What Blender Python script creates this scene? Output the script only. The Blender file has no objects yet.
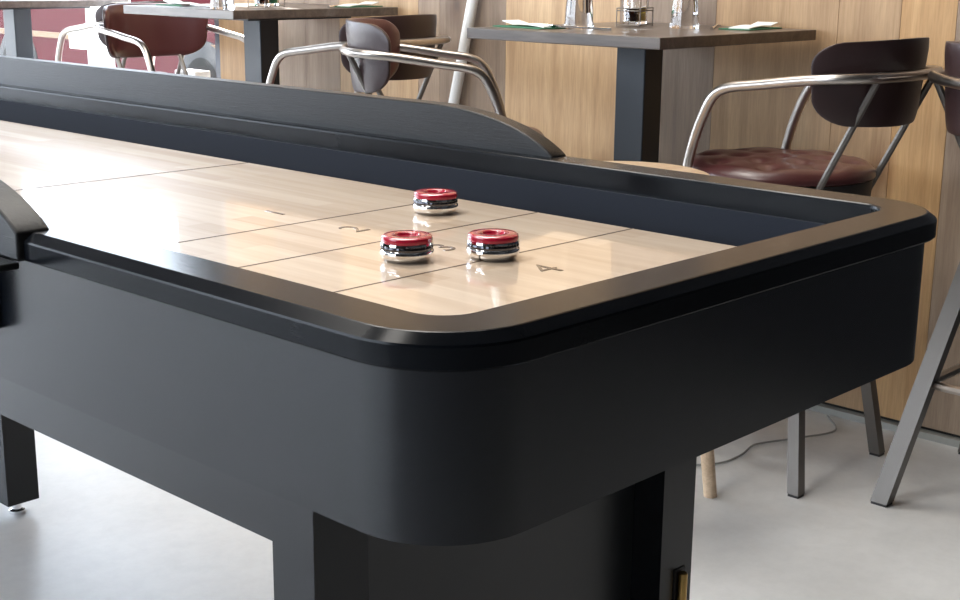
import bpy, bmesh, math, random
from mathutils import Vector, Matrix
random.seed(7)
S = bpy.context.scene
COL = S.collection
PI = math.pi

# ------------------------------------------------------------------ camera
cam_d = bpy.data.cameras.new('camera')
cam_d.sensor_width = 36.0
cam_d.lens = 50.93
cam_d.clip_start = 0.02
cam = bpy.data.objects.new('camera', cam_d)
COL.objects.link(cam)
r_ = Vector((0.688896, -0.724795, 0.009742))
u_ = Vector((0.167377, 0.172134, 0.970750))
f_ = Vector((0.705271, 0.667115, -0.239896))
cam.matrix_world = Matrix(((r_.x, u_.x, -f_.x, 0), (r_.y, u_.y, -f_.y, 0), (r_.z, u_.z, -f_.z, 1.10), (0, 0, 0, 1)))
S.camera = cam
CZ = 1.10

# ------------------------------------------------------------------ world, sun, exposure
w = bpy.data.worlds.new('sky'); S.world = w; w.use_nodes = True
bg = w.node_tree.nodes['Background']
bg.inputs['Color'].default_value = (0.83, 0.93, 1.06, 1)
bg.inputs['Strength'].default_value = 4.5
sun_d = bpy.data.lights.new('sun', 'SUN'); sun_d.energy = 11.0; sun_d.angle = math.radians(1.0)
sun_d.color = (1.0, 0.95, 0.88)
sun = bpy.data.objects.new('sun', sun_d); COL.objects.link(sun)
sun.rotation_euler = Vector((-0.25, -0.60, -0.76)).to_track_quat('-Z', 'Y').to_euler()
def portal(name, loc, direction, sx, sy):
    d = bpy.data.lights.new(name, 'AREA'); d.shape = 'RECTANGLE'; d.size = sx; d.size_y = sy
    d.cycles.is_portal = True
    o = bpy.data.objects.new(name, d); COL.objects.link(o); o.location = loc
    o.rotation_euler = Vector(direction).to_track_quat('-Z', 'Y').to_euler()
def overhead_fill(x, y, e, sx=1.3, sy=.5):
    d = bpy.data.lights.new('overhead_fill', 'AREA'); d.shape = 'RECTANGLE'; d.size = sx; d.size_y = sy; d.energy = e; d.color = (1.0, .96, .90)
    o = bpy.data.objects.new('overhead_fill', d); COL.objects.link(o); o.location = (x, y, 3.06)
for x, y, e in ((.1, 1.7, 17), (2.0, 2.2, 17), (.2, 2.8, 6), (2.0, 3.0, 12)): overhead_fill(x, y, e)   # unseen area lights added to brighten the floor and lane
S.view_settings.view_transform = 'Standard'
S.view_settings.look = 'None'
S.view_settings.exposure = 1.2
S.view_settings.gamma = 1.0
S.view_settings.use_curve_mapping = False

# ------------------------------------------------------------------ materials
def mat(name, color=(.5, .5, .5), rough=.5, metal=0., coat=0., coat_rough=.05, trans=0., ior=1.5, spec=None):
    m = bpy.data.materials.new(name); m.use_nodes = True
    b = m.node_tree.nodes['Principled BSDF']
    b.inputs['Base Color'].default_value = (*color, 1)
    b.inputs['Roughness'].default_value = rough
    b.inputs['Metallic'].default_value = metal
    b.inputs['Coat Weight'].default_value = coat
    b.inputs['Coat Roughness'].default_value = coat_rough
    b.inputs['Transmission Weight'].default_value = trans
    b.inputs['IOR'].default_value = ior
    if spec is not None: b.inputs['Specular IOR Level'].default_value = spec
    return m
def nodes(m): return m.node_tree.nodes, m.node_tree.links, m.node_tree.nodes['Principled BSDF']
def coords(m, scale=(1, 1, 1), rot=(0, 0, 0)):
    N, L, b = nodes(m)
    t = N.new('ShaderNodeTexCoord'); mp = N.new('ShaderNodeMapping')
    mp.inputs['Scale'].default_value = scale; mp.inputs['Rotation'].default_value = rot
    L.new(t.outputs['Object'], mp.inputs['Vector'])
    return mp.outputs['Vector']
def noise(m, vec, scale, detail=4, rough=.55, dist=0.):
    N, L, b = nodes(m)
    n = N.new('ShaderNodeTexNoise'); n.inputs['Scale'].default_value = scale; n.inputs['Detail'].default_value = detail
    n.inputs['Roughness'].default_value = rough; n.inputs['Distortion'].default_value = dist
    L.new(vec, n.inputs['Vector']); return n.outputs['Fac']
def ramp(m, fac, stops):
    N, L, b = nodes(m)
    r = N.new('ShaderNodeValToRGB'); e = r.color_ramp.elements
    e[0].position, e[0].color = stops[0][0], (*stops[0][1], 1)
    e[1].position, e[1].color = stops[-1][0], (*stops[-1][1], 1)
    for p, c in stops[1:-1]:
        k = e.new(p); k.color = (*c, 1)
    L.new(fac, r.inputs['Fac']); return r.outputs['Color']
def mixc(m, a, b_, fac, mode='MIX'):
    N, L, b = nodes(m)
    x = N.new('ShaderNodeMix'); x.data_type = 'RGBA'; x.blend_type = mode
    if isinstance(fac, float): x.inputs[0].default_value = fac
    else: L.new(fac, x.inputs[0])
    L.new(a, x.inputs[6]); L.new(b_, x.inputs[7]); return x.outputs[2]
def bump(m, h, strength=.2, dist=.002):
    N, L, b = nodes(m)
    n = N.new('ShaderNodeBump'); n.inputs['Strength'].default_value = strength; n.inputs['Distance'].default_value = dist
    L.new(h, n.inputs['Height']); L.new(n.outputs['Normal'], b.inputs['Normal'])

def wood(name, dark, light, axis='z', rough=.55, coat=0., gscale=1., knots=False):
    m = mat(name, light, rough, coat=coat)
    st = {'z': (9, 9, .55), 'y': (9, .55, 9), 'x': (.55, 9, 9)}[axis]
    v = coords(m, tuple(k * gscale for k in st))
    n1 = noise(m, v, 3.0, 6, .6, .6)
    v2 = coords(m, tuple(k * gscale * 4 for k in st))
    n2 = noise(m, v2, 6.0, 3, .6, .2)
    mid = tuple((a + b) / 2 for a, b in zip(dark, light))
    c = ramp(m, n1, [(.3, dark), (.5, mid), (.68, light)])
    c2 = ramp(m, n2, [(.35, (.72, .70, .68)), (.6, (1, 1, 1))])
    out = mixc(m, c, c2, .5, 'MULTIPLY')
    if knots:
        v3 = coords(m, (3.4, 3.4, 2.3))
        N, L, b = nodes(m)
        vo = N.new('ShaderNodeTexVoronoi'); vo.inputs['Scale'].default_value = 1.0
        L.new(v3, vo.inputs['Vector'])
        k = ramp(m, vo.outputs['Distance'], [(.0, (.16, .10, .06)), (.07, (.55, .44, .36)), (.20, (1, 1, 1))])
        out = mixc(m, out, k, .8, 'MULTIPLY')
    N, L, b = nodes(m)
    L.new(out, b.inputs['Base Color'])
    bump(m, n2, .12, .002)
    return m

M = {}
# black lacquered wood of the game table
m = mat('black_lacquer', (.005, .006, .008), .20, spec=.11); M['lacquer'] = m
bump(m, noise(m, coords(m, (60, 6, 60)), 5, 3), .06, .001)
m = mat('black_satin_panel', (.0045, .006, .009), .27, spec=.40); M['panel'] = m
m = mat('black_grained_rail', (.009, .009, .009), .36, spec=.28); M['rail'] = m
M['panel_low'] = mat('black_lower_panel', (.010, .012, .014), .35, spec=.6)  # lighter copy of the black panel, bright floor reflection put into its colour
g = noise(m, coords(m, (160, 9, 160)), 3, 5, .7)
bump(m, g, .35, .0015)
m = mat('gutter_felt', (.010, .014, .024), .9); M['felt'] = m
bump(m, noise(m, coords(m), 900, 2), .3, .001)
# maple play surface, laminated strips along y, thick clear finish
m = mat('maple_playfield', (.7, .5, .33), .35, coat=1.0, coat_rough=.045); M['maple'] = m
N, L, b = nodes(m)
v = coords(m, (1, 1, 1), (0, 0, PI / 2))
br = N.new('ShaderNodeTexBrick')
br.offset = .37; br.offset_frequency = 2; br.squash = 1
br.inputs['Scale'].default_value = 1.0
br.inputs['Brick Width'].default_value = .42; br.inputs['Row Height'].default_value = .0335
br.inputs['Mortar Size'].default_value = .0; br.inputs['Bias'].default_value = 0
br.inputs['Color1'].default_value = (.68, .525, .385, 1); br.inputs['Color2'].default_value = (.84, .71, .565, 1)
br.inputs['Mortar'].default_value = (.7, .5, .35, 1)
L.new(v, br.inputs['Vector'])
n1 = noise(m, coords(m, (26, 1.6, 10)), 2.2, 5, .6, .4)
gr = ramp(m, n1, [(.3, (.80, .73, .66)), (.62, (1, 1, 1))])
L.new(mixc(m, br.outputs['Color'], gr, .7, 'MULTIPLY'), b.inputs['Base Color'])
cb = N.new('ShaderNodeBump'); cb.inputs['Strength'].default_value = .02; cb.inputs['Distance'].default_value = .01
L.new(noise(m, coords(m, (1, .6, 1)), 9, 2, .5), cb.inputs['Height']); L.new(cb.outputs['Normal'], b.inputs['Coat Normal'])
M['ink'] = mat('dark_brown_ink', (.07, .038, .018), .4, coat=1., coat_rough=.03)
M['chrome'] = mat('chrome', (.86, .86, .87), .06, 1.)
M['red_plastic'] = mat('red_plastic', (.42, .008, .035), .22, coat=.6, coat_rough=.06)
M['dark_groove'] = mat('dark_knurl', (.10, .10, .11), .25, 1.)
M['brass'] = mat('brass', (.62, .40, .14), .3, 1.)
M['steel'] = mat('brushed_steel_tube', (.46, .42, .385), .30, 1.)
M['gunmetal'] = mat('gunmetal_leg', (.17, .155, .14), .42, .75)
m = mat('maroon_leather', (.078, .024, .023), .30, coat=.25, coat_rough=.25); M['leather'] = m
bump(m, noise(m, coords(m), 160, 3), .18, .0015)
m = mat('dark_brown_leather', (.030, .014, .014), .42, coat=.1, coat_rough=.3); M['leather_dark'] = m
bump(m, noise(m, coords(m), 160, 3), .18, .0015)
M['black_metal'] = mat('black_powder_coat', (.014, .019, .026), .42)
M['under'] = mat('dark_seat_base', (.014, .012, .012), .55)
M['tabletop'] = wood('grey_brown_oak', (.060, .046, .038), (.150, .118, .098), 'y', .38, .25)
M['lightwood'] = wood('pale_beech', (.62, .43, .27), (.76, .57, .39), 'x', .45, .1)
tones = [((.34, .205, .105), (.50, .325, .175)), ((.42, .265, .140), (.60, .41, .235)), ((.25, .170, .115), (.38, .28, .195)),
         ((.19, .130, .090), (.30, .22, .155)), ((.43, .24, .095), (.60, .37, .17))]
WP = [wood('wall_plank_%s' % n, a, c, 'z', .6, 0, 1, True) for n, (a, c) in zip(('tan', 'pale', 'grey', 'umber', 'honey'), tones)]
m = mat('polished_concrete', (.5, .5, .49), .36, spec=.4); M['concrete'] = m
n1 = noise(m, coords(m), 1.3, 6, .6); n2 = noise(m, coords(m), 26, 4, .7)
c = mixc(m, ramp(m, n1, [(.3, (.60, .60, .59)), (.7, (.76, .755, .745))]), ramp(m, n2, [(.3, (.86, .86, .86)), (.6, (1, 1, 1))]), .5, 'MULTIPLY')
nodes(m)[1].new(c, nodes(m)[2].inputs['Base Color'])
M['plaster'] = mat('white_plaster', (.70, .68, .65), .8)
M['dark_wall'] = mat('charcoal_plaster', (.045, .045, .05), .7)
M['dark_ceiling'] = mat('dark_grey_ceiling', (.10, .10, .105), .8)
M['navy'] = mat('navy_frame', (.020, .027, .045), .4)
M['white_paint'] = mat('white_paint', (.82, .82, .80), .45)
M['grey_skirting'] = mat('grey_skirting', (.34, .34, .31), .6)
M['gap'] = mat('shadow_gap', (.02, .018, .015), .9)
M['glass'] = mat('clear_glass', (1, 1, 1), .02, trans=1., ior=1.45)
M['liquid'] = mat('dark_vinegar', (.030, .008, .004), .1)
M['oil'] = mat('golden_oil', (.55, .42, .08), .1)
M['napkin_white'] = mat('napkin_white', (.80, .80, .77), .8)
M['napkin_green'] = mat('napkin_green', (.035, .16, .085), .8)
M['bottle_green'] = mat('green_packet', (.02, .22, .11), .4)
M['car_red'] = mat('car_red', (.050, .0075, .011), .6, spec=.03)
M['car_glass'] = mat('car_glass', (.02, .025, .03), .05)
M['tyre'] = mat('tyre_rubber', (.02, .02, .02), .8)
M['tan_strip'] = mat('tan_moulding', (.15, .10, .065), .6, spec=.1)
m = mat('paving', (.42, .41, .39), .8); M['paving'] = m
M['near_black'] = mat('near_black_matte', (.020, .020, .019), .9, spec=.1)
M['grey_cable'] = mat('grey_cable', (.30, .30, .28), .5)
# window pane: clear sheet that lets light straight through with a faint gloss
m = bpy.data.materials.new('window_pane'); m.use_nodes = True
N, L = m.node_tree.nodes, m.node_tree.links
N.clear()
o_ = N.new('ShaderNodeOutputMaterial'); mx = N.new('ShaderNodeMixShader'); tr = N.new('ShaderNodeBsdfTransparent'); gl = N.new('ShaderNodeBsdfGlossy')
gl.inputs['Roughness'].default_value = .02; mx.inputs[0].default_value = .012
L.new(tr.outputs[0], mx.inputs[1]); L.new(gl.outputs[0], mx.inputs[2]); L.new(mx.outputs[0], o_.inputs[0])
M['pane'] = m

# ------------------------------------------------------------------ mesh helpers
def obj(name, bm, mats, parent=None, smooth=False, loc=None, ang=38):
    me = bpy.data.meshes.new(name)
    bmesh.ops.recalc_face_normals(bm, faces=bm.faces)
    bm.to_mesh(me); bm.free()
    for mm in (mats if isinstance(mats, (list, tuple)) else [mats]): me.materials.append(mm)
    if smooth:
        for p in me.polygons: p.use_smooth = True
        try: me.set_sharp_from_angle(angle=math.radians(ang))
        except Exception: pass
    o = bpy.data.objects.new(name, me); COL.objects.link(o)
    if parent: o.parent = parent
    if loc: o.location = loc
    return o
def bevel(o, wd=.002, seg=2):
    md = o.modifiers.new('bevel', 'BEVEL'); md.width = wd; md.segments = seg; md.limit_method = 'ANGLE'; md.angle_limit = math.radians(35)
    for p in o.data.polygons: p.use_smooth = True
    try: o.data.set_sharp_from_angle(angle=math.radians(60))
    except Exception: pass
    return o
def tag(o, label=None, cat=None, group=None, kind=None):
    if label: o['label'] = label
    if cat: o['category'] = cat
    if group: o['group'] = group
    if kind: o['kind'] = kind
    return o
def thing(name, loc, label, cat, group=None, rz=0):
    o = bpy.data.objects.new(name, None); COL.objects.link(o); o.location = loc; o.rotation_euler = (0, 0, rz)
    o.empty_display_size = .1
    return tag(o, label, cat, group)
def dup(root, loc, rz, label, group=None, base=None, splay=(1, 1)):
    c = root.copy(); COL.objects.link(c); c.location = loc; c.rotation_euler = (0, 0, rz); c['label'] = label
    if group: c['group'] = group
    for ch in list(root.children):
        k = ch.copy(); COL.objects.link(k); k.parent = c
        if base is not None and ch.name.split('.')[0] in ('leg', 'footrest'): k.rotation_euler = (0, 0, base - rz); k.scale = (*splay, 1)   # the seat swivels on its legs
        for g in list(ch.children):
            q = g.copy(); COL.objects.link(q); q.parent = k
    return c
def box(bm, x0, x1, y0, y1, z0, z1, mi=0):
    vs = [bm.verts.new((x, y, z)) for z in (z0, z1) for y in (y0, y1) for x in (x0, x1)]
    for f in ((0, 2, 3, 1), (4, 5, 7, 6), (0, 1, 5, 4), (2, 6, 7, 3), (0, 4, 6, 2), (1, 3, 7, 5)):
        fc = bm.faces.new([vs[i] for i in f]); fc.material_index = mi
def B(*a):
    bm = bmesh.new(); box(bm, *a); return bm
def beam(bm, p, q, a, b_, up=(0, 0, 1)):
    """square bar from p (half-size a) to q (half-size b_)"""
    p, q = Vector(p), Vector(q); vs = []
    for c, s in ((p, a), (q, b_)):
        for dx, dy in ((-1, -1), (1, -1), (1, 1), (-1, 1)): vs.append(bm.verts.new(c + Vector((dx * s, dy * s, 0))))
    bm.faces.new(vs[3::-1]); bm.faces.new(vs[4:])
    for i in range(4): bm.faces.new((vs[i], vs[(i + 1) % 4], vs[4 + (i + 1) % 4], vs[4 + i]))
def tube(bm, pts, r, seg=10, closed=False):
    pts = [Vector(p) for p in pts]; n = len(pts); rings = []; prev = None
    for i, p in enumerate(pts):
        if closed: t = pts[(i + 1) % n] - pts[i - 1]
        else: t = pts[min(i + 1, n - 1)] - pts[max(i - 1, 0)]
        t.normalize()
        if prev is None:
            a = Vector((0, 0, 1)) if abs(t.z) < .9 else Vector((1, 0, 0))
            nrm = t.cross(a).normalized()
        else: nrm = (prev - t * prev.dot(t)).normalized()
        prev = nrm; bi = t.cross(nrm)
        rr = r[i] if isinstance(r, (list, tuple)) else r
        rings.append([bm.verts.new(p + (nrm * math.cos(k * 2 * PI / seg) + bi * math.sin(k * 2 * PI / seg)) * rr) for k in range(seg)])
    for i in range(n if closed else n - 1):
        a, c = rings[i], rings[(i + 1) % n]
        for k in range(seg): bm.faces.new((a[k], a[(k + 1) % seg], c[(k + 1) % seg], c[k]))
    if not closed:
        bm.faces.new(rings[0][::-1]); bm.faces.new(rings[-1])
def smooth_path(pts, n=6):
    pts = [Vector(p) for p in pts]; P = [pts[0] * 2 - pts[1]] + pts + [pts[-1] * 2 - pts[-2]]; out = []
    for i in range(1, len(P) - 2):
        for k in range(n):
            t = k / n; a, b_, c, d = P[i - 1], P[i], P[i + 1], P[i + 2]
            out.append(.5 * ((2 * b_) + (c - a) * t + (2 * a - 5 * b_ + 4 * c - d) * t * t + (3 * b_ - a - 3 * c + d) * t ** 3))
    out.append(pts[-1]); return out
def lathe(bm, prof, seg=32, c=(0, 0, 0), closed=False, mi=0):
    rings = []
    for r, z in prof:
        if r < 1e-6: rings.append([bm.verts.new((c[0], c[1], c[2] + z))])
        else: rings.append([bm.verts.new((c[0] + r * math.cos(2 * PI * k / seg), c[1] + r * math.sin(2 * PI * k / seg), c[2] + z)) for k in range(seg)])
    pairs = list(zip(rings, rings[1:]))
    if closed: pairs.append((rings[-1], rings[0]))
    for a, b_ in pairs:
        for k in range(seg):
            k2 = (k + 1) % seg
            if len(a) == 1 and len(b_) == 1: continue
            if len(a) == 1: f = bm.faces.new((a[0], b_[k], b_[k2]))
            elif len(b_) == 1: f = bm.faces.new((a[k], a[k2], b_[0]))
            else: f = bm.faces.new((a[k], a[k2], b_[k2], b_[k]))
            f.material_index = mi
def rrect(x0, x1, y0, y1, r, n=10):
    out = []
    for cx, cy, a0 in ((x1 - r, y1 - r, 0), (x0 + r, y1 - r, 90), (x0 + r, y0 + r, 180), (x1 - r, y0 + r, 270)):
        for k in range(n + 1):
            a = math.radians(a0 + 90 * k / n); out.append((cx + r * math.cos(a), cy + r * math.sin(a)))
    return out
def ring_profile(bm, loops):
    """loops: list of equal-length closed (pts2d, z); joined in sequence and closed back to the first"""
    R = [[bm.verts.new((x, y, z)) for x, y in pts] for pts, z in loops]
    for a, b_ in zip(R, R[1:] + R[:1]):
        n = len(a)
        for k in range(n): bm.faces.new((a[k], a[(k + 1) % n], b_[(k + 1) % n], b_[k]))
def stack(bm, loops):
    """solid from stacked closed loops, capped"""
    R = [[bm.verts.new((x, y, z)) for x, y in pts] for pts, z in loops]
    for a, b_ in zip(R, R[1:]):
        n = len(a)
        for k in range(n): bm.faces.new((a[k], a[(k + 1) % n], b_[(k + 1) % n], b_[k]))
    bm.faces.new(R[0][::-1]); bm.faces.new(R[-1])
def prism_x(bm, prof, x0, x1):
    """prof: (y,z) outline extruded along x"""
    a = [bm.verts.new((x0, y, z)) for y, z in prof]; c = [bm.verts.new((x1, y, z)) for y, z in prof]
    n = len(prof); bm.faces.new(a); bm.faces.new(c[::-1])
    for k in range(n): bm.faces.new((a[k], c[k], c[(k + 1) % n], a[(k + 1) % n]))

# ------------------------------------------------------------------ room
X_L, X_R, Y_B, Y_F, H = -4.0, 3.0, -4.5, 7.6, 3.1
def struct(name, bm, mats, parent=None):
    o = obj(name, bm, mats, parent)
    if not parent: o['kind'] = 'structure'
    return o
struct('floor', B(X_L - .2, X_R + .12, Y_B - .2, Y_F + .2, -.12, 0), M['concrete'])
struct('ceiling', B(X_L - .2, X_R + .2, Y_B - .2, Y_F + .2, H, H + .12), M['dark_ceiling'])
# right wall: planks of differing tone and width, window beyond y=4.12
WIN0, WIN1, SILL, HEAD = 4.16, 6.9, .66, 2.75
bm = bmesh.new()
box(bm, X_R + .012, X_R + .16, Y_B - .2, WIN0, 0, H, 5)
edges = [Y_B, -4.2, -3.85, -3.6, -3.2, -2.9, -2.5, -2.25, -1.9, -1.55, -1.3, -.95, -.6, -.3, .05, .3, .62, .88, 1.14, 1.37, 1.505, 1.665, 2.013, 2.324, 2.744, 3.02, 3.115, 3.49, 3.668, 3.86, WIN0]
ti = {1.14: 0, 1.37: 2, 1.505: 4, 1.665: 0, 2.013: 3, 2.324: 0, 2.744: 3, 3.02: 3, 3.115: 1, 3.49: 1, 3.668: 2, 3.86: 0}
tl = [0, 2, 1, 4, 3, 1, 0, 2, 4, 1, 0, 3, 1, 4, 2, 0, 1, 4, 2]
box(bm, X_R, X_R + .014, Y_B, 1.14, 0, H, 6)      # unseen wall stretch, made dark so the table's end reflects dark
for i in range(len(edges) - 1):
    if edges[i] < 1.13: continue
    a, c = edges[i], edges[i + 1]
    t = {1.37: 4, 1.505: 0, 1.665: 0, 2.013: 3, 2.324: 1, 2.744: 3, 3.02: 2, 3.115: 1, 3.49: 2, 3.668: 2, 3.86: 0, 1.14: 2}.get(a, tl[i % len(tl)])
    box(bm, X_R, X_R + .014, a + .0006, c - .0006, .027, H, t)
struct('wall_right', bm, WP + [M['gap'], M['dark_wall']])
bm = B(X_R - .012, X_R + .012, Y_B, WIN0, 0, .017); struct('baseboard_right', bm, M['grey_skirting'])
bm = bmesh.new()
box(bm, X_R, X_R + .16, WIN0, Y_F + .2, 0, SILL - .03); box(bm, X_R, X_R + .16, WIN0, Y_F + .2, HEAD, H); box(bm, X_R, X_R + .16, WIN1, Y_F + .2, SILL - .03, HEAD)
struct('wall_right_window_side', bm, M['plaster'])
bm = B(X_R - .10, X_R + .16, WIN0 + .005, WIN1, SILL - .03, SILL); struct('trim_1', bm, M['white_paint'])
bm = bmesh.new()
box(bm, X_R + .02, X_R + .10, WIN0, WIN0 + .055, SILL, HEAD); box(bm, X_R + .02, X_R + .10, WIN1 - .055, WIN1, SILL, HEAD); box(bm, X_R + .02, X_R + .10, WIN0, WIN1, HEAD - .05, HEAD)
wn = struct('window_1', bm, M['navy'])
obj('pane', B(X_R + .055, X_R + .060, WIN0 + .055, WIN1 - .055, SILL, HEAD - .05), M['pane'], wn)
# far wall (beyond the frame) with a broad window
bm = bmesh.new()
box(bm, X_L - .2, X_R, Y_F, Y_F + .2, 0, .35); box(bm, X_L - .2, X_R, Y_F, Y_F + .2, 2.8, H); box(bm, 2.6, X_R, Y_F, Y_F + .2, .35, 2.8)
box(bm, X_L - .2, X_L + .3, Y_F, Y_F + .2, .35, 2.8)
struct('wall_far', bm, M['plaster'])
bm = bmesh.new()
for x in (X_L + .3, -1.55, .5, 2.54): box(bm, x, x + .06, Y_F + .05, Y_F + .13, .35, 2.8)
wn = struct('window_2', bm, M['navy']); obj('pane', B(X_L + .36, 2.54, Y_F + .085, Y_F + .09, .35, 2.8), M['pane'], wn)
# left wall with a broad window along the far half
bm = bmesh.new()
box(bm, X_L - .2, X_L, Y_B, 1.3, 0, H); box(bm, X_L - .2, X_L, 1.3, 7.2, 0, .5); box(bm, X_L - .2, X_L, 1.3, 7.2, 2.8, H); box(bm, X_L - .2, X_L, 7.2, Y_F, 0, H)
struct('wall_left', bm, M['dark_wall'])
bm = bmesh.new()
for y in (1.3, 2.7, 4.2, 5.7, 7.14): box(bm, X_L - .13, X_L - .05, y, y + .06, .5, 2.8)
wn = struct('window_3', bm, M['navy']); obj('pane', B(X_L - .09, X_L - .085, 1.36, 7.14, .5, 2.8), M['pane'], wn)
struct('wall_back', B(X_L - .2, X_R + .2, Y_B - .2, Y_B, 0, H), M['dark_wall'])
portal('portal_right', (X_R + .2, (WIN0 + WIN1) / 2, (SILL + HEAD) / 2), (-1, 0, 0), WIN1 - WIN0, HEAD - SILL)
portal('portal_far', (-.5, Y_F + .25, 1.57), (0, -1, 0), 6.2, 2.5)
portal('portal_left', (X_L - .25, 4.25, 1.65), (1, 0, 0), 5.9, 2.3)
# outside
bm = bmesh.new(); box(bm, -30, 40, Y_F + .2, 45, -.2, -.05); box(bm, X_R + .2, 40, -20, Y_F + .2, -.2, -.05); box(bm, -30, X_L - .2, -20, Y_F + .2, -.2, -.05)
struct('ground_outside', bm, M['paving'])
bm = bmesh.new(); box(bm, 10.5, 14.0, 15.7, 45, -.05, 4.0); box(bm, 10.5, 14.0, 4, 15.7, -.05, 8.5); box(bm, 6, 8.85, 16.8, 24, -.05, 8.0)  # unseen blocks added to cut back the sky reflected in the lane
struct('sky_blocker_opposite', bm, M['near_black'])

# ------------------------------------------------------------------ shuffleboard table
TX0, TX1, TY0, TY1 = .642, 1.478, .642, 4.30
ZC = CZ - .261     # cap top
ZB = CZ - .289     # cap bottom
ZP = CZ - .310     # play surface
ZK = CZ - .430     # cabinet bottom
OX, OY = 1.06, 2.471
st = thing('shuffleboard_table', (OX, OY, 0), 'long black shuffleboard table with a pale maple lane and raised side rails', 'shuffleboard table')
def sobj(name, bm, mats, **k):
    for v_ in bm.verts: v_.co -= Vector((OX, OY, 0))
    par = k.pop('parent', st)
    return obj(name, bm, mats, par, **k)
bm = bmesh.new()
ci = lambda d, r: rrect(.642 + d, 1.478 - d, .642 + d, 4.30 - d, r)
ring_profile(bm, [(ci(.062, .034), ZB), (ci(.062, .034), ZC - .004), (ci(.0612, .0345), ZC - .0012), (ci(.059, .036), ZC), (ci(.012, .083), ZC), (ci(.0105, .0845), ZC - .0005),
                  (ci(.002, .093), ZC - .0065), (ci(.0006, .0945), ZC - .0075), (ci(0, .095), ZC - .0095), (ci(0, .095), ZB + .002), (ci(.002, .093), ZB)])
sobj('cap_rail', bm, M['lacquer'], smooth=True, ang=14)
bm = bmesh.new()
ring_profile(bm, [(ci(.010, .088), ZB), (ci(.010, .088), ZK), (ci(.070, .033), ZK), (ci(.070, .033), ZB)])
sobj('cabinet', bm, M['panel'], smooth=True, ang=14)
bm = bmesh.new()
ring_profile(bm, [(ci(.0695, .033), ZB - .0005), (ci(.0695, .033), ZK + .010), (ci(.074, .029), ZK + .010), (ci(.074, .029), ZB - .0005)])
sobj('inner_lining', bm, M['felt'], smooth=True, ang=14)
bm = bmesh.new(); stack(bm, [(ci(.073, .03), ZK + .002), (ci(.073, .03), ZK + .012)]); sobj('gutter', bm, M['felt'])
bm = bmesh.new(); box(bm, .812, 1.308, .83, 4.112, ZP - .045, ZP)
pf = bevel(sobj('playfield', bm, M['maple']), .0015, 2)
box_bm = bmesh.new(); box(box_bm, .86, 1.26, .9, 4.04, ZK + .012, ZP - .045); sobj('playfield_support', box_bm, M['felt'])
for y in (.982, 1.135, 1.288, 1.746, 3.196, 3.654, 3.807, 3.96):
    sobj('score_line', B(.812, 1.308, y - .0011, y + .0011, ZP - .0005, ZP + .0004), M['ink'])
def numeral(s, y, rz):
    c = bpy.data.curves.new('n', 'FONT'); c.body = s; c.size = .054; c.align_x = 'CENTER'; c.align_y = 'CENTER'; c.extrude = .0003; c.offset = -.0003
    o = bpy.data.objects.new('n', c); COL.objects.link(o)
    dg = bpy.context.evaluated_depsgraph_get(); dg.update()
    me = bpy.data.meshes.new_from_object(o.evaluated_get(dg)); bpy.data.objects.remove(o)
    me.materials.clear(); me.materials.append(M['ink'])
    k = bpy.data.objects.new('numeral', me); COL.objects.link(k); k.parent = st
    k.location = (1.06 - OX, y - OY, ZP + .0003); k.rotation_euler = (0, 0, rz)
for s, y in (('1', 1.362), ('2', 1.211), ('3', 1.060), ('4', .906)):
    numeral(s, y, 0); numeral(s, 4.942 - y, PI)
# raised middle rails with curved ends
HB, HT, HY0, HY1 = ZC - .028, CZ - .204, 1.226, 3.716
prof = []
A0 = math.radians(25)
arc = []
for k in range(15):
    a = A0 + (PI / 2 - A0) * k / 14
    arc.append((.245 * (1 - math.cos(a) / math.cos(A0)), ZC + .001 + (HT - ZC - .001) * (math.sin(a) - math.sin(A0)) / (1 - math.sin(A0))))
prof = [(HY0 + dy, z) for dy, z in arc] + [(HY1 - dy, z) for dy, z in arc[::-1]]
prof = [(HY0, HB)] + prof + [(HY1, HB)]
for x0, x1 in ((.635, .672), (1.440, 1.472)):
    bm = bmesh.new(); prism_x(bm, prof, x0, x1)
    bevel(sobj('side_bolster', bm, M['rail']), .003, 3)
for x0, x1 in ((.512, .6345),):
    bm = bmesh.new(); box(bm, x0, x1, 1.222, 3.72, ZB - .006, ZB + .001)
    sh = bevel(sobj('side_shelf', bm, M['rail']), .0015, 2)
    s_ = 1 if x0 < 1 else -1
    for y in (1.305, 2.44, 3.575):
        bm = bmesh.new()
        xw = .653 if s_ == 1 else 1.467
        xo = .628 if s_ == 1 else 1.492
        box(bm, min(xw, xo), max(xw, xo), y, y + .06, ZB - .085, ZB - .006)
        sobj('shelf_bracket', bm, M['panel'], parent=sh)
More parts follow.
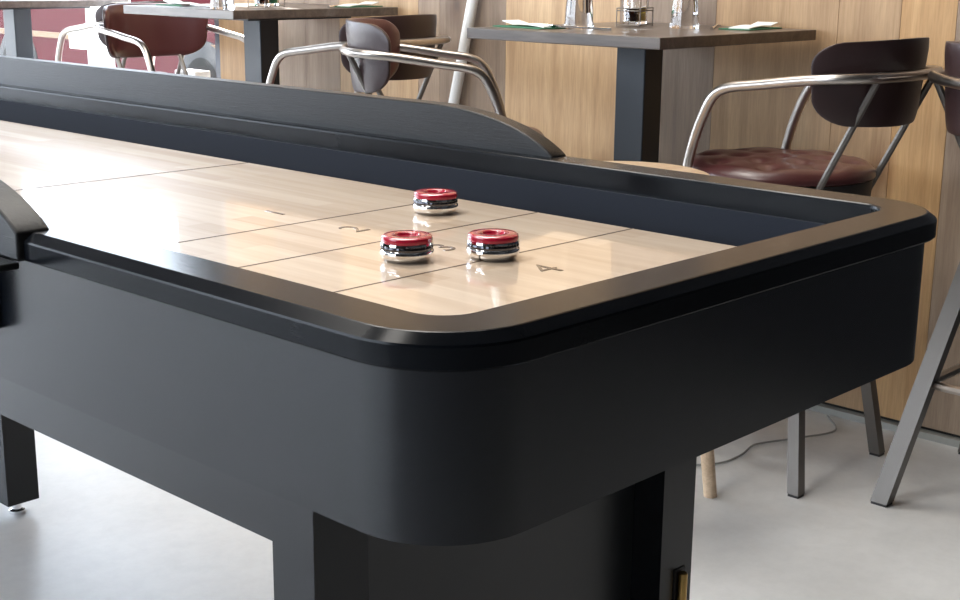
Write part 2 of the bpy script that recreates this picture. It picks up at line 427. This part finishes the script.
# under-frame and three leg frames
for x0, x1 in ((.747, .777), (1.343, 1.373)):
    bm = B(x0, x1, .979, 3.963, CZ - .542, ZK); sobj('side_beam', bm, M['panel'])
for ya, sg, xa, xb in ((.917, 1, .747, 1.373), (2.440, 1, .85, 1.272), (4.025, -1, .747, 1.373)):
    y0, y1 = (ya, ya + .062) if sg > 0 else (ya - .062, ya)
    topz = ZK
    for x in (xa, xb - .068):
        bm = B(x, x + .068, y0, y1, .03, topz if x > 1 or ya == 2.44 else topz)
        lg = sobj('leg', bm, M['panel'])
        bm = bmesh.new(); lathe(bm, [(0, 0), (.016, 0), (.016, .007), (.009, .010), (.009, .03), (0, .03)], 16, (x + .034, (y0 + y1) / 2, 0))
        sobj('levelling_foot', bm, M['chrome'], parent=lg, smooth=True)
        if ya == .917 and x > 1:
            bm = bmesh.new(); box(bm, x + .030, x + .052, y0 - .0015, y0 + .002, .20, .352); sobj('catch_plate', bm, M['under'], parent=lg)
            bm = bmesh.new(); lathe(bm, [(0, .205), (.0062, .205), (.0062, .3455), (.0055, .347), (0, .347)], 14, (x + .041, y0 - .006, 0))
            sobj('catch_rod', bm, M['brass'], parent=lg, smooth=True)['label'] = 'brass rod on the leg'
    if ya != 2.44:
        yp = (y0 + .045, y0 + .062) if sg > 0 else (y0, y0 + .017)
        bevel(sobj('end_panel', B(xa + .068, xb - .068, yp[0], yp[1], .06, ZK), M['panel_low']), .001)
        sobj('head_block', B(xa + .0685, xb - .0685, y0 + (.004 if sg > 0 else .018), y1 - (.018 if sg > 0 else .004), CZ - .542, ZK), M['panel'])

# ------------------------------------------------------------------ pucks
def puck(loc, label, rz):
    t = thing('puck', loc, label, 'puck', 'red-capped pucks on the lane', rz)
    t.scale = (1.1, 1.1, 1.12)
    bm = bmesh.new()
    lathe(bm, [(0, 0), (.0185, 0), (.0225, .0010), (.0258, .0045), (.0266, .0075), (.0262, .0100), (.0250, .0112), (.0250, .0150), (.0262, .0160), (.0258, .0180), (.0235, .0186), (0, .0186)], 48)
    obj('chrome_body', bm, M['chrome'], t, True)
    bm = bmesh.new()
    seg = 60; rr = []
    for z, rad in ((.0112, .0252), (.0131, .0256), (.0150, .0252)):
        rr.append([bm.verts.new(((rad + (.0003 if k % 2 else -.0002)) * math.cos(2 * PI * k / seg), (rad + (.0003 if k % 2 else -.0002)) * math.sin(2 * PI * k / seg), z)) for k in range(seg)])
    for a, c in zip(rr, rr[1:]):
        for k in range(seg): bm.faces.new((a[k], a[(k + 1) % seg], c[(k + 1) % seg], c[k]))
    obj('knurled_band', bm, M['dark_groove'], t)
    bm = bmesh.new()
    lathe(bm, [(0, .0176), (.0250, .0176), (.0256, .0205), (.0250, .0230), (.0230, .0243), (.0125, .0247), (.0108, .0236), (.0098, .0218), (0, .0216)], 48)
    obj('red_cap', bm, M['red_plastic'], t, True)
    return t
PK = [((0.9865, 1.0421), 'red-capped chrome puck nearest the long near rail, left of the numeral 3', .4),
      ((1.0611, .9849), 'red-capped chrome puck straddling the scoring line beside the numeral 4', 1.1),
      ((1.2096, 1.2243), 'red-capped chrome puck farthest back, close to the far lane edge', 2.0)]
for (x, y), lb, rz in PK: puck((x, y, ZP + .0004), lb, rz)

# ------------------------------------------------------------------ bar stools with wrap-around arms
def make_stool(loc, rz, label):
    t = thing('bar_stool', loc, label, 'bar stool', 'leather bar stools by the wall', rz)
    # tufted round seat
    R = .205; nr, na = 26, 96
    tuf = [(0, 0)] + [(.085 * math.cos(a), .085 * math.sin(a)) for a in [k * PI / 3 for k in range(6)]] + [(.155 * math.cos(a), .155 * math.sin(a)) for a in [PI / 8 + k * PI / 4 for k in range(8)]]
    def hz(x, y):
        r = math.hypot(x, y) / R
        z = .690 + .011 * (1 - r ** 2) - .015 * max(0, (r - .86) / .14) ** 2
        for tx, ty in tuf:
            d2 = (x - tx) ** 2 + (y - ty) ** 2
            z -= .013 * math.exp(-d2 / .0004) + .004 * math.exp(-d2 / .0022)
        return z
    bm = bmesh.new(); rings = [[bm.verts.new((0, 0, hz(0, 0)))]]
    for i in range(1, nr + 1):
        r = R * (i / nr) ** .9
        rings.append([bm.verts.new((r * math.cos(2 * PI * k / na), r * math.sin(2 * PI * k / na), hz(r * math.cos(2 * PI * k / na), r * math.sin(2 * PI * k / na)))) for k in range(na)])
    for rad, z in ((R + .003, .668), (R + .003, .661), (R - .004, .657)):
        rings.append([bm.verts.new((rad * math.cos(2 * PI * k / na), rad * math.sin(2 * PI * k / na), z)) for k in range(na)])
    for a, c in zip(rings, rings[1:]):
        for k in range(na):
            if len(a) == 1: bm.faces.new((a[0], c[k], c[(k + 1) % na]))
            else: bm.faces.new((a[k], a[(k + 1) % na], c[(k + 1) % na], c[k]))
    bm.faces.new(rings[-1])
    obj('seat', bm, M['leather'], t, True)
    bm = bmesh.new(); lathe(bm, [(0, .606), (.196, .606), (.201, .612), (.203, .6565), (0, .6565)], 48)
    obj('seat_base', bm, M['under'], t, True)
    # arm tube
    half = [(-.200, .118, .625), (-.200, .092, .735), (-.2, .068, .80), (-.2, .045, .838), (-.2, .010, .856), (-.2, -.06, .866), (-.2, -.15, .879), (-.197, -.215, .886), (-.175, -.262, .889), (-.13, -.289, .890), (-.06, -.302, .890)]
    pts = half + [(0, -.305, .890)] + [(-x, y, z) for x, y, z in half[::-1]]
    bm = bmesh.new(); tube(bm, smooth_path(pts, 5), .0108, 12); obj('arm_rail', bm, M['steel'], t, True)
    for s in (-1, 1):
        bm = bmesh.new(); tube(bm, [(s * .12, -.150, .612), (s * .122, -.284, .882)], .0075, 8); obj('back_rod', bm, M['gunmetal'], t, True)
    # curved backrest: inner padded face, outer shell
    nu, nv = 36, 22
    bm = bmesh.new(); grid = {}
    for side in (0, 1):
        for i in range(nu + 1):
            for j in range(nv + 1):
                u = -math.cos(PI * i / nu); vv = .5 - .5 * math.cos(PI * j / nv)
                hw = .186 + .018 * vv; hgt = vv * .168
                # rounded lower and upper corners
                if hgt < .055: hw -= .055 - math.sqrt(.055 ** 2 - (.055 - hgt) ** 2)
                if hgt > .168 - .050: hw -= .050 - math.sqrt(max(0, .050 ** 2 - (hgt - .118) ** 2)) * .999
                x = u * hw
                y = -.288 + .115 * (abs(x) / .2) ** 2.3 - .018 * (vv - .5)
                z = .790 + .168 * vv + .006 * (1 - u * u) * (1 if vv > .5 else -.6) * abs(vv - .5) * 2
                edge = min(1, min((1 - abs(u)) * 9, vv * 7, (1 - vv) * 7))
                pad = .004 + .013 * math.sqrt(max(edge, 0))
                nx = -2.3 * .115 / .2 * (abs(x) / .2) ** 1.3 * (1 if x > 0 else -1); ln = math.hypot(nx, 1)
                off = pad if side == 0 else -.003 - .004 * math.sqrt(max(edge, 0))
                grid[side, i, j] = bm.verts.new((x + nx / ln * off, y + off / ln, z))
    for side in (0, 1):
        for i in range(nu):
            for j in range(nv):
                q = [grid[side, i, j], grid[side, i + 1, j], grid[side, i + 1, j + 1], grid[side, i, j + 1]]
                fc = bm.faces.new(q if side else q[::-1]); fc.material_index = side
    per = [(i, 0) for i in range(nu)] + [(nu, j) for j in range(nv)] + [(i, nv) for i in range(nu, 0, -1)] + [(0, j) for j in range(nv, 0, -1)]
    for a, c in zip(per, per[1:] + per[:1]):
        bm.faces.new((grid[0, a[0], a[1]], grid[0, c[0], c[1]], grid[1, c[0], c[1]], grid[1, a[0], a[1]])).material_index = 1
    obj('backrest', bm, [M['leather'], M['leather_dark']], t, True)
    # legs and footrest
    for sx in (-1, 1):
        for sy in (-1, 1):
            bm = bmesh.new(); beam(bm, (sx * .180, sy * .200, .006), (sx * .096, sy * .112, .615), .0135, .0120)
            lg = obj('leg', bm, M['gunmetal'], t)
            bm = bmesh.new(); c0 = Vector((sx * .180, sy * .200, 0)); beam(bm, c0, c0 + Vector((0, 0, .007)), .0125, .0125); obj('foot_cap', bm, M['under'], lg)
    z = .268; k = z / .62
    xx, yy = .180 - .084 * k, .200 - .088 * k
    bm = bmesh.new()
    tube(bm, [(x, y, z) for x, y in rrect(-xx, xx, -yy, yy, .03, 5)], .009, 8, True); obj('footrest', bm, M['steel'], t, True)
    return t
SX = 2.63
stool = make_stool((SX, 1.58, 0), 0, 'maroon tufted bar stool right of the set table, its dark back toward the camera')
dup(stool, (SX - .015, 3.05, 0), math.radians(8), 'bar stool whose steel arm curves left under the sunlit table')
dup(stool, (2.515, 2.44, 0), math.radians(223.6), 'bar stool seen side-on before the leaning pole, two steel arms reaching right', base=0)
dup(stool, (2.575, 3.73, 0), PI, 'bar stool beyond the sunlit table, its maroon back showing under the tabletop')
dup(stool, (2.78, 4.48, 0), 0, 'farthest bar stool, a dark back by the window end of the plank wall')
dup(stool, (2.752, .948, 0), math.radians(225), 'bar stool cut by the right edge of the photo, one slanted leg in view', base=0, splay=(1.17, 1.4))

# pale wooden stool behind the far rail
t = thing('wooden_stool', (2.155, 1.645, 0), 'round pale beech stool behind the far rail, its top edge and a leg showing', 'stool')
bm = bmesh.new(); lathe(bm, [(0, .672), (.160, .672), (.172, .677), (.174, .688), (.170, .697), (.160, .700), (0, .700)], 56); obj('seat', bm, M['lightwood'], t, True)
for sx, sy in ((1, -1), (-1, -1), (1, 1), (-1, 1)):
    bm = bmesh.new(); tube(bm, [(sx * .165, sy * .135, 0), (sx * .10, sy * .085, .673)], [.0145, .017], 14); obj('leg', bm, M['lightwood'], t, True)
bm = bmesh.new(); tube(bm, [(x, y, .22) for x, y in rrect(-.138, .138, -.115, .115, .01, 2)], .008, 8, True); obj('stretcher', bm, M['lightwood'], t, True)

# ------------------------------------------------------------------ bar tables along the wall
def make_table(loc, label):
    t = thing('bar_table', loc, label, 'table', 'bar tables along the wall')
    bevel(obj('tabletop', B(-.318, .315, -.29, .272, .930, .955), M['tabletop'], t), .0015)
    bevel(obj('support_plate', B(-.20, .20, -.20, .20, .921, .930), M['black_metal'], t), .001)
    bevel(obj('post', B(-.036, .036, -.043, .043, .012, .921), M['black_metal'], t), .003)
    bevel(obj('base_plate', B(-.22, .22, -.22, .22, 0, .012), M['black_metal'], t), .003)
    return t
TCX = 2.665
tbl = make_table((TCX, 2.00, 0), 'set bar table with dark oak top on a square black post, between the stools')
t2 = dup(tbl, (TCX, 3.475, .012), 0, 'sunlit bar table at the upper left, its edge pale in the glare')
t2.location.z = 0.0; t2.scale = (1, 1, 1.013)
t3 = dup(tbl, (2.655, 4.99, 0), 0, 'bar table farthest left, just its dark post in view before the red car')
T1, T2 = .955, .955 * 1.013

# ------------------------------------------------------------------ things on the tables
def tumbler(loc, label):
    bm = bmesh.new(); seg = 20
    prof = [(.0340, 0), (.0356, .003), (.0356, .010), (.0335, .018), (.0330, .040), (.0255, .128), (.0240, .134), (0, .135), (0, .127), (.0228, .126), (.0308, .040), (.0318, .012), (.0322, 0)]
    lathe(bm, prof, seg)
    o = obj('tumbler', bm, M['glass'], None, True, loc)
    return tag(o, label, 'glass', 'upturned tumblers on the tables')
tumbler((2.535, 2.085, T1), 'upturned clear tumbler on the set table, left of the condiment rack')
tumbler((2.765, 1.945, T1), 'upturned clear tumbler on the set table, right of the condiment rack')
tumbler((2.395, 3.30, T2), 'upturned clear tumbler by the front corner of the sunlit table')
def caddy(loc, label, green):
    t = thing('condiment_rack', loc, label, 'condiment rack', 'condiment racks on the tables', .35)
    bm = bmesh.new()
    for z in (.004, .038, .044): tube(bm, [(x, y, z) for x, y in rrect(-.056, .056, -.032, .032, .008, 3)], .0013, 6, True)
    for x, y in ((-.054, -.03), (.054, -.03), (-.054, .03), (.054, .03)): tube(bm, [(x, y, 0), (x, y, .045)], .0013, 6)
    tube(bm, smooth_path([(0, -.032, .044), (0, -.032, .13), (0, 0, .15), (0, .032, .13), (0, .032, .044)], 4), .0013, 6)
    obj('wire_rack', bm, M['gunmetal'], t, True)
    for name, x, mm in (('vinegar_bottle', -.024, M['liquid']), ('oil_bottle', .028, M['bottle_green'] if green else M['oil'])):
        bm = bmesh.new(); lathe(bm, [(0, .0052), (.0215, .0052), (.0225, .010), (.0225, .075), (.012, .095), (.010, .13), (.0075, .13), (.009, .095), (.0195, .073), (.0195, .012), (0, .010)], 24, (x, 0, 0))
        bt = obj('bottle', bm, M['glass'], t, True)
        bm = bmesh.new(); lathe(bm, [(0, .0125), (.0188, .0125), (.0188, .045), (0, .045)], 24, (x, 0, 0)); obj('contents', bm, mm, bt, True)
        bm = bmesh.new(); lathe(bm, [(0, .131), (.011, .131), (.011, .150), (.008, .153), (0, .153)], 16, (x, 0, 0)); obj('cap', bm, M['black_metal'], bt, True)
    return t
caddy((2.765, 2.095, T1), 'wire rack with two small bottles at the middle of the set table', False)
caddy((2.60, 3.36, T2), 'wire rack with a green bottle at the middle of the sunlit table', True)
def napkin(loc, rz, label, green=True):
    t = thing('napkin', loc, label, 'napkin', 'folded napkins on the tables', rz)
    bm = bmesh.new(); box(bm, -.085, .085, -.042, .042, 0, .0028); bevel(obj('green_fold', bm, M['napkin_green'], t), .001)
    bm = bmesh.new()
    n = 12; pr = [(-.075 + .15 * k / n, .0028 + .0045 * math.sin(PI * k / n) + (.010 * max(0, (k - 9) / 3) if True else 0)) for k in range(n + 1)]
    lo = [bm.verts.new((x, y, z)) for x, z in pr for y in (-.034, .020)]
    up = [bm.verts.new((x, y, z + .0022)) for x, z in pr for y in (-.034, .020)]
    for k in range(n):
        a = 2 * k; bm.faces.new((lo[a], lo[a + 2], lo[a + 3], lo[a + 1])); bm.faces.new((up[a], up[a + 1], up[a + 3], up[a + 2]))
        bm.faces.new((lo[a], up[a], up[a + 2], lo[a + 2])); bm.faces.new((lo[a + 1], lo[a + 3], up[a + 3], up[a + 1]))
    bm.faces.new((lo[0], lo[1], up[1], up[0])); bm.faces.new((lo[-2], up[-2], up[-1], lo[-1]))
    obj('white_fold', bm, M['napkin_white'], t)
    return t
napkin((2.47, 2.185, T1), 1.45, 'green and white napkin at the left end of the set table')
napkin((2.87, 1.825, T1), .1, 'green and white napkin at the right end of the set table, by the wall')
napkin((2.47, 3.62, T2), 1.45, 'pale napkin at the far left end of the sunlit table')
napkin((2.88, 3.27, T2), .2, 'napkin at the wall end of the sunlit table')
def spoon(loc, rz, label, kind='spoon'):
    bm = bmesh.new()
    tube(bm, [(-.09, 0, .003), (-.02, 0, .0045), (.045, 0, .006)], [.0042, .0025, .0025], 8)
    n = 14
    if kind == 'spoon':
        v0 = [bm.verts.new((.066 + .024 * math.cos(2 * PI * k / n), .014 * math.sin(2 * PI * k / n), .0085)) for k in range(n)]
        v1 = [bm.verts.new((.066 + .014 * math.cos(2 * PI * k / n), .008 * math.sin(2 * PI * k / n), .0015)) for k in range(n)]
        for k in range(n): bm.faces.new((v0[k], v0[(k + 1) % n], v1[(k + 1) % n], v1[k]))
        bm.faces.new(v1)
    else:
        box(bm, .040, .072, -.010, .010, .005, .0068)
        for j in range(4): box(bm, .070, .100, -.010 + j * .0057, -.0072 + j * .0057, .005, .0066)
    o = obj(kind, bm, M['chrome'], None, True, loc); o.rotation_euler = (0, 0, rz)
    return tag(o, label, kind, 'cutlery on the tables')
spoon((2.49, 2.06, T1), 1.9, 'steel spoon on the set table between the napkin and the left tumbler')
spoon((2.83, 1.90, T1), .5, 'steel fork on the set table just left of the right-hand napkin', 'fork')
spoon((2.80, 3.27, T2), .6, 'steel fork lying on the sunlit table near its wall end', 'fork')
spoon((2.42, 3.45, T2), 1.6, 'steel spoon lying along the pale edge of the sunlit table')

# ------------------------------------------------------------------ leaning pole, cable, sill box
bm = bmesh.new(); tube(bm, [(0, .270, .0), (0, -.42, 2.76)], .0165, 18)
tag(obj('leaning_pole', bm, M['white_paint'], None, True, (2.975, 2.835, 0)), 'slim pale grey pole leaning along the plank wall behind the stool arms', 'pole')
bm = bmesh.new(); tube(bm, smooth_path([(2.33, 1.78, .004), (2.42, 1.66, .004), (2.489, 1.604, .004), (2.568, 1.597, .004), (2.64, 1.612, .004), (2.68, 1.606, .004), (2.776, 1.563, .004), (2.882, 1.529, .004), (2.97, 1.60, .004)], 6), .0024, 8)
tag(obj('cable', bm, M['grey_cable'], None, True), 'thin grey cable lying across the concrete floor under the stool', 'cable')
bm = B(2.915, 2.985, 4.20, 4.33, SILL, SILL + .05); o = bevel(obj('sill_box', bm, M['white_paint']), .004)
tag(o, 'small white box on the window sill below the sunlit table', 'box')

# ------------------------------------------------------------------ outside: red car and white post
car = thing('car', (6.4, 9.2, -.05), 'red car parked outside beyond the window at the upper left', 'car')
prof = [(-2.1, .30), (2.1, .30), (2.13, .55), (2.05, .80), (1.2, .92), (.62, 1.36), (-1.05, 1.40), (-1.75, .98), (-2.1, .90), (-2.14, .6)]
bm = bmesh.new(); prism_x(bm, prof, -.82, .82); bevel(obj('body', bm, M['car_red'], car), .06, 4)
bm = bmesh.new()
prism_x(bm, [(1.02, .955), (.60, 1.30), (-.98, 1.33), (-1.5, .98)], -.835, .835); obj('side_windows', bm, M['car_glass'], car)
bm = B(-.838, -.80, -1.95, 1.95, .555, .600); bevel(obj('moulding', bm, M['tan_strip'], car), .004)
for y in (-1.3, 1.3):
    for s in (-1, 1):
        bm = bmesh.new(); lathe(bm, [(0, -.1), (.27, -.1), (.31, -.07), (.31, .07), (.27, .1), (0, .1)], 32)
        bmesh.ops.rotate(bm, verts=bm.verts, cent=(0, 0, 0), matrix=Matrix.Rotation(PI / 2, 3, 'Y')); bmesh.ops.translate(bm, verts=bm.verts, vec=(s * .76, y, .31))
        wh = obj('wheel', bm, M['tyre'], car, True)
        bm = bmesh.new(); lathe(bm, [(0, -.01), (.18, -.01), (.2, 0), (.18, .01), (0, .012)], 24)
        bmesh.ops.rotate(bm, verts=bm.verts, cent=(0, 0, 0), matrix=Matrix.Rotation(PI / 2, 3, 'Y')); bmesh.ops.translate(bm, verts=bm.verts, vec=(s * .865, y, .31))
        obj('hubcap', bm, M['near_black'], wh, True)
pst = thing('white_post', (4.2, 6.96, -.05), 'white post with a boxy crosspiece outside the window, before the red car', 'post')
bevel(obj('shaft', B(-.055, .055, -.055, .055, 0, 1.5), M['white_paint'], pst), .006)
bevel(obj('crosspiece', B(-.09, .04, .04, .19, .66, .76), M['white_paint'], pst), .008)
bevel(obj('head', B(-.08, .08, -.22, .30, .91, 1.20), M['white_paint'], pst), .02)
bevel(obj('base', B(-.10, .10, -.10, .10, 0, .05), M['white_paint'], pst), .008)
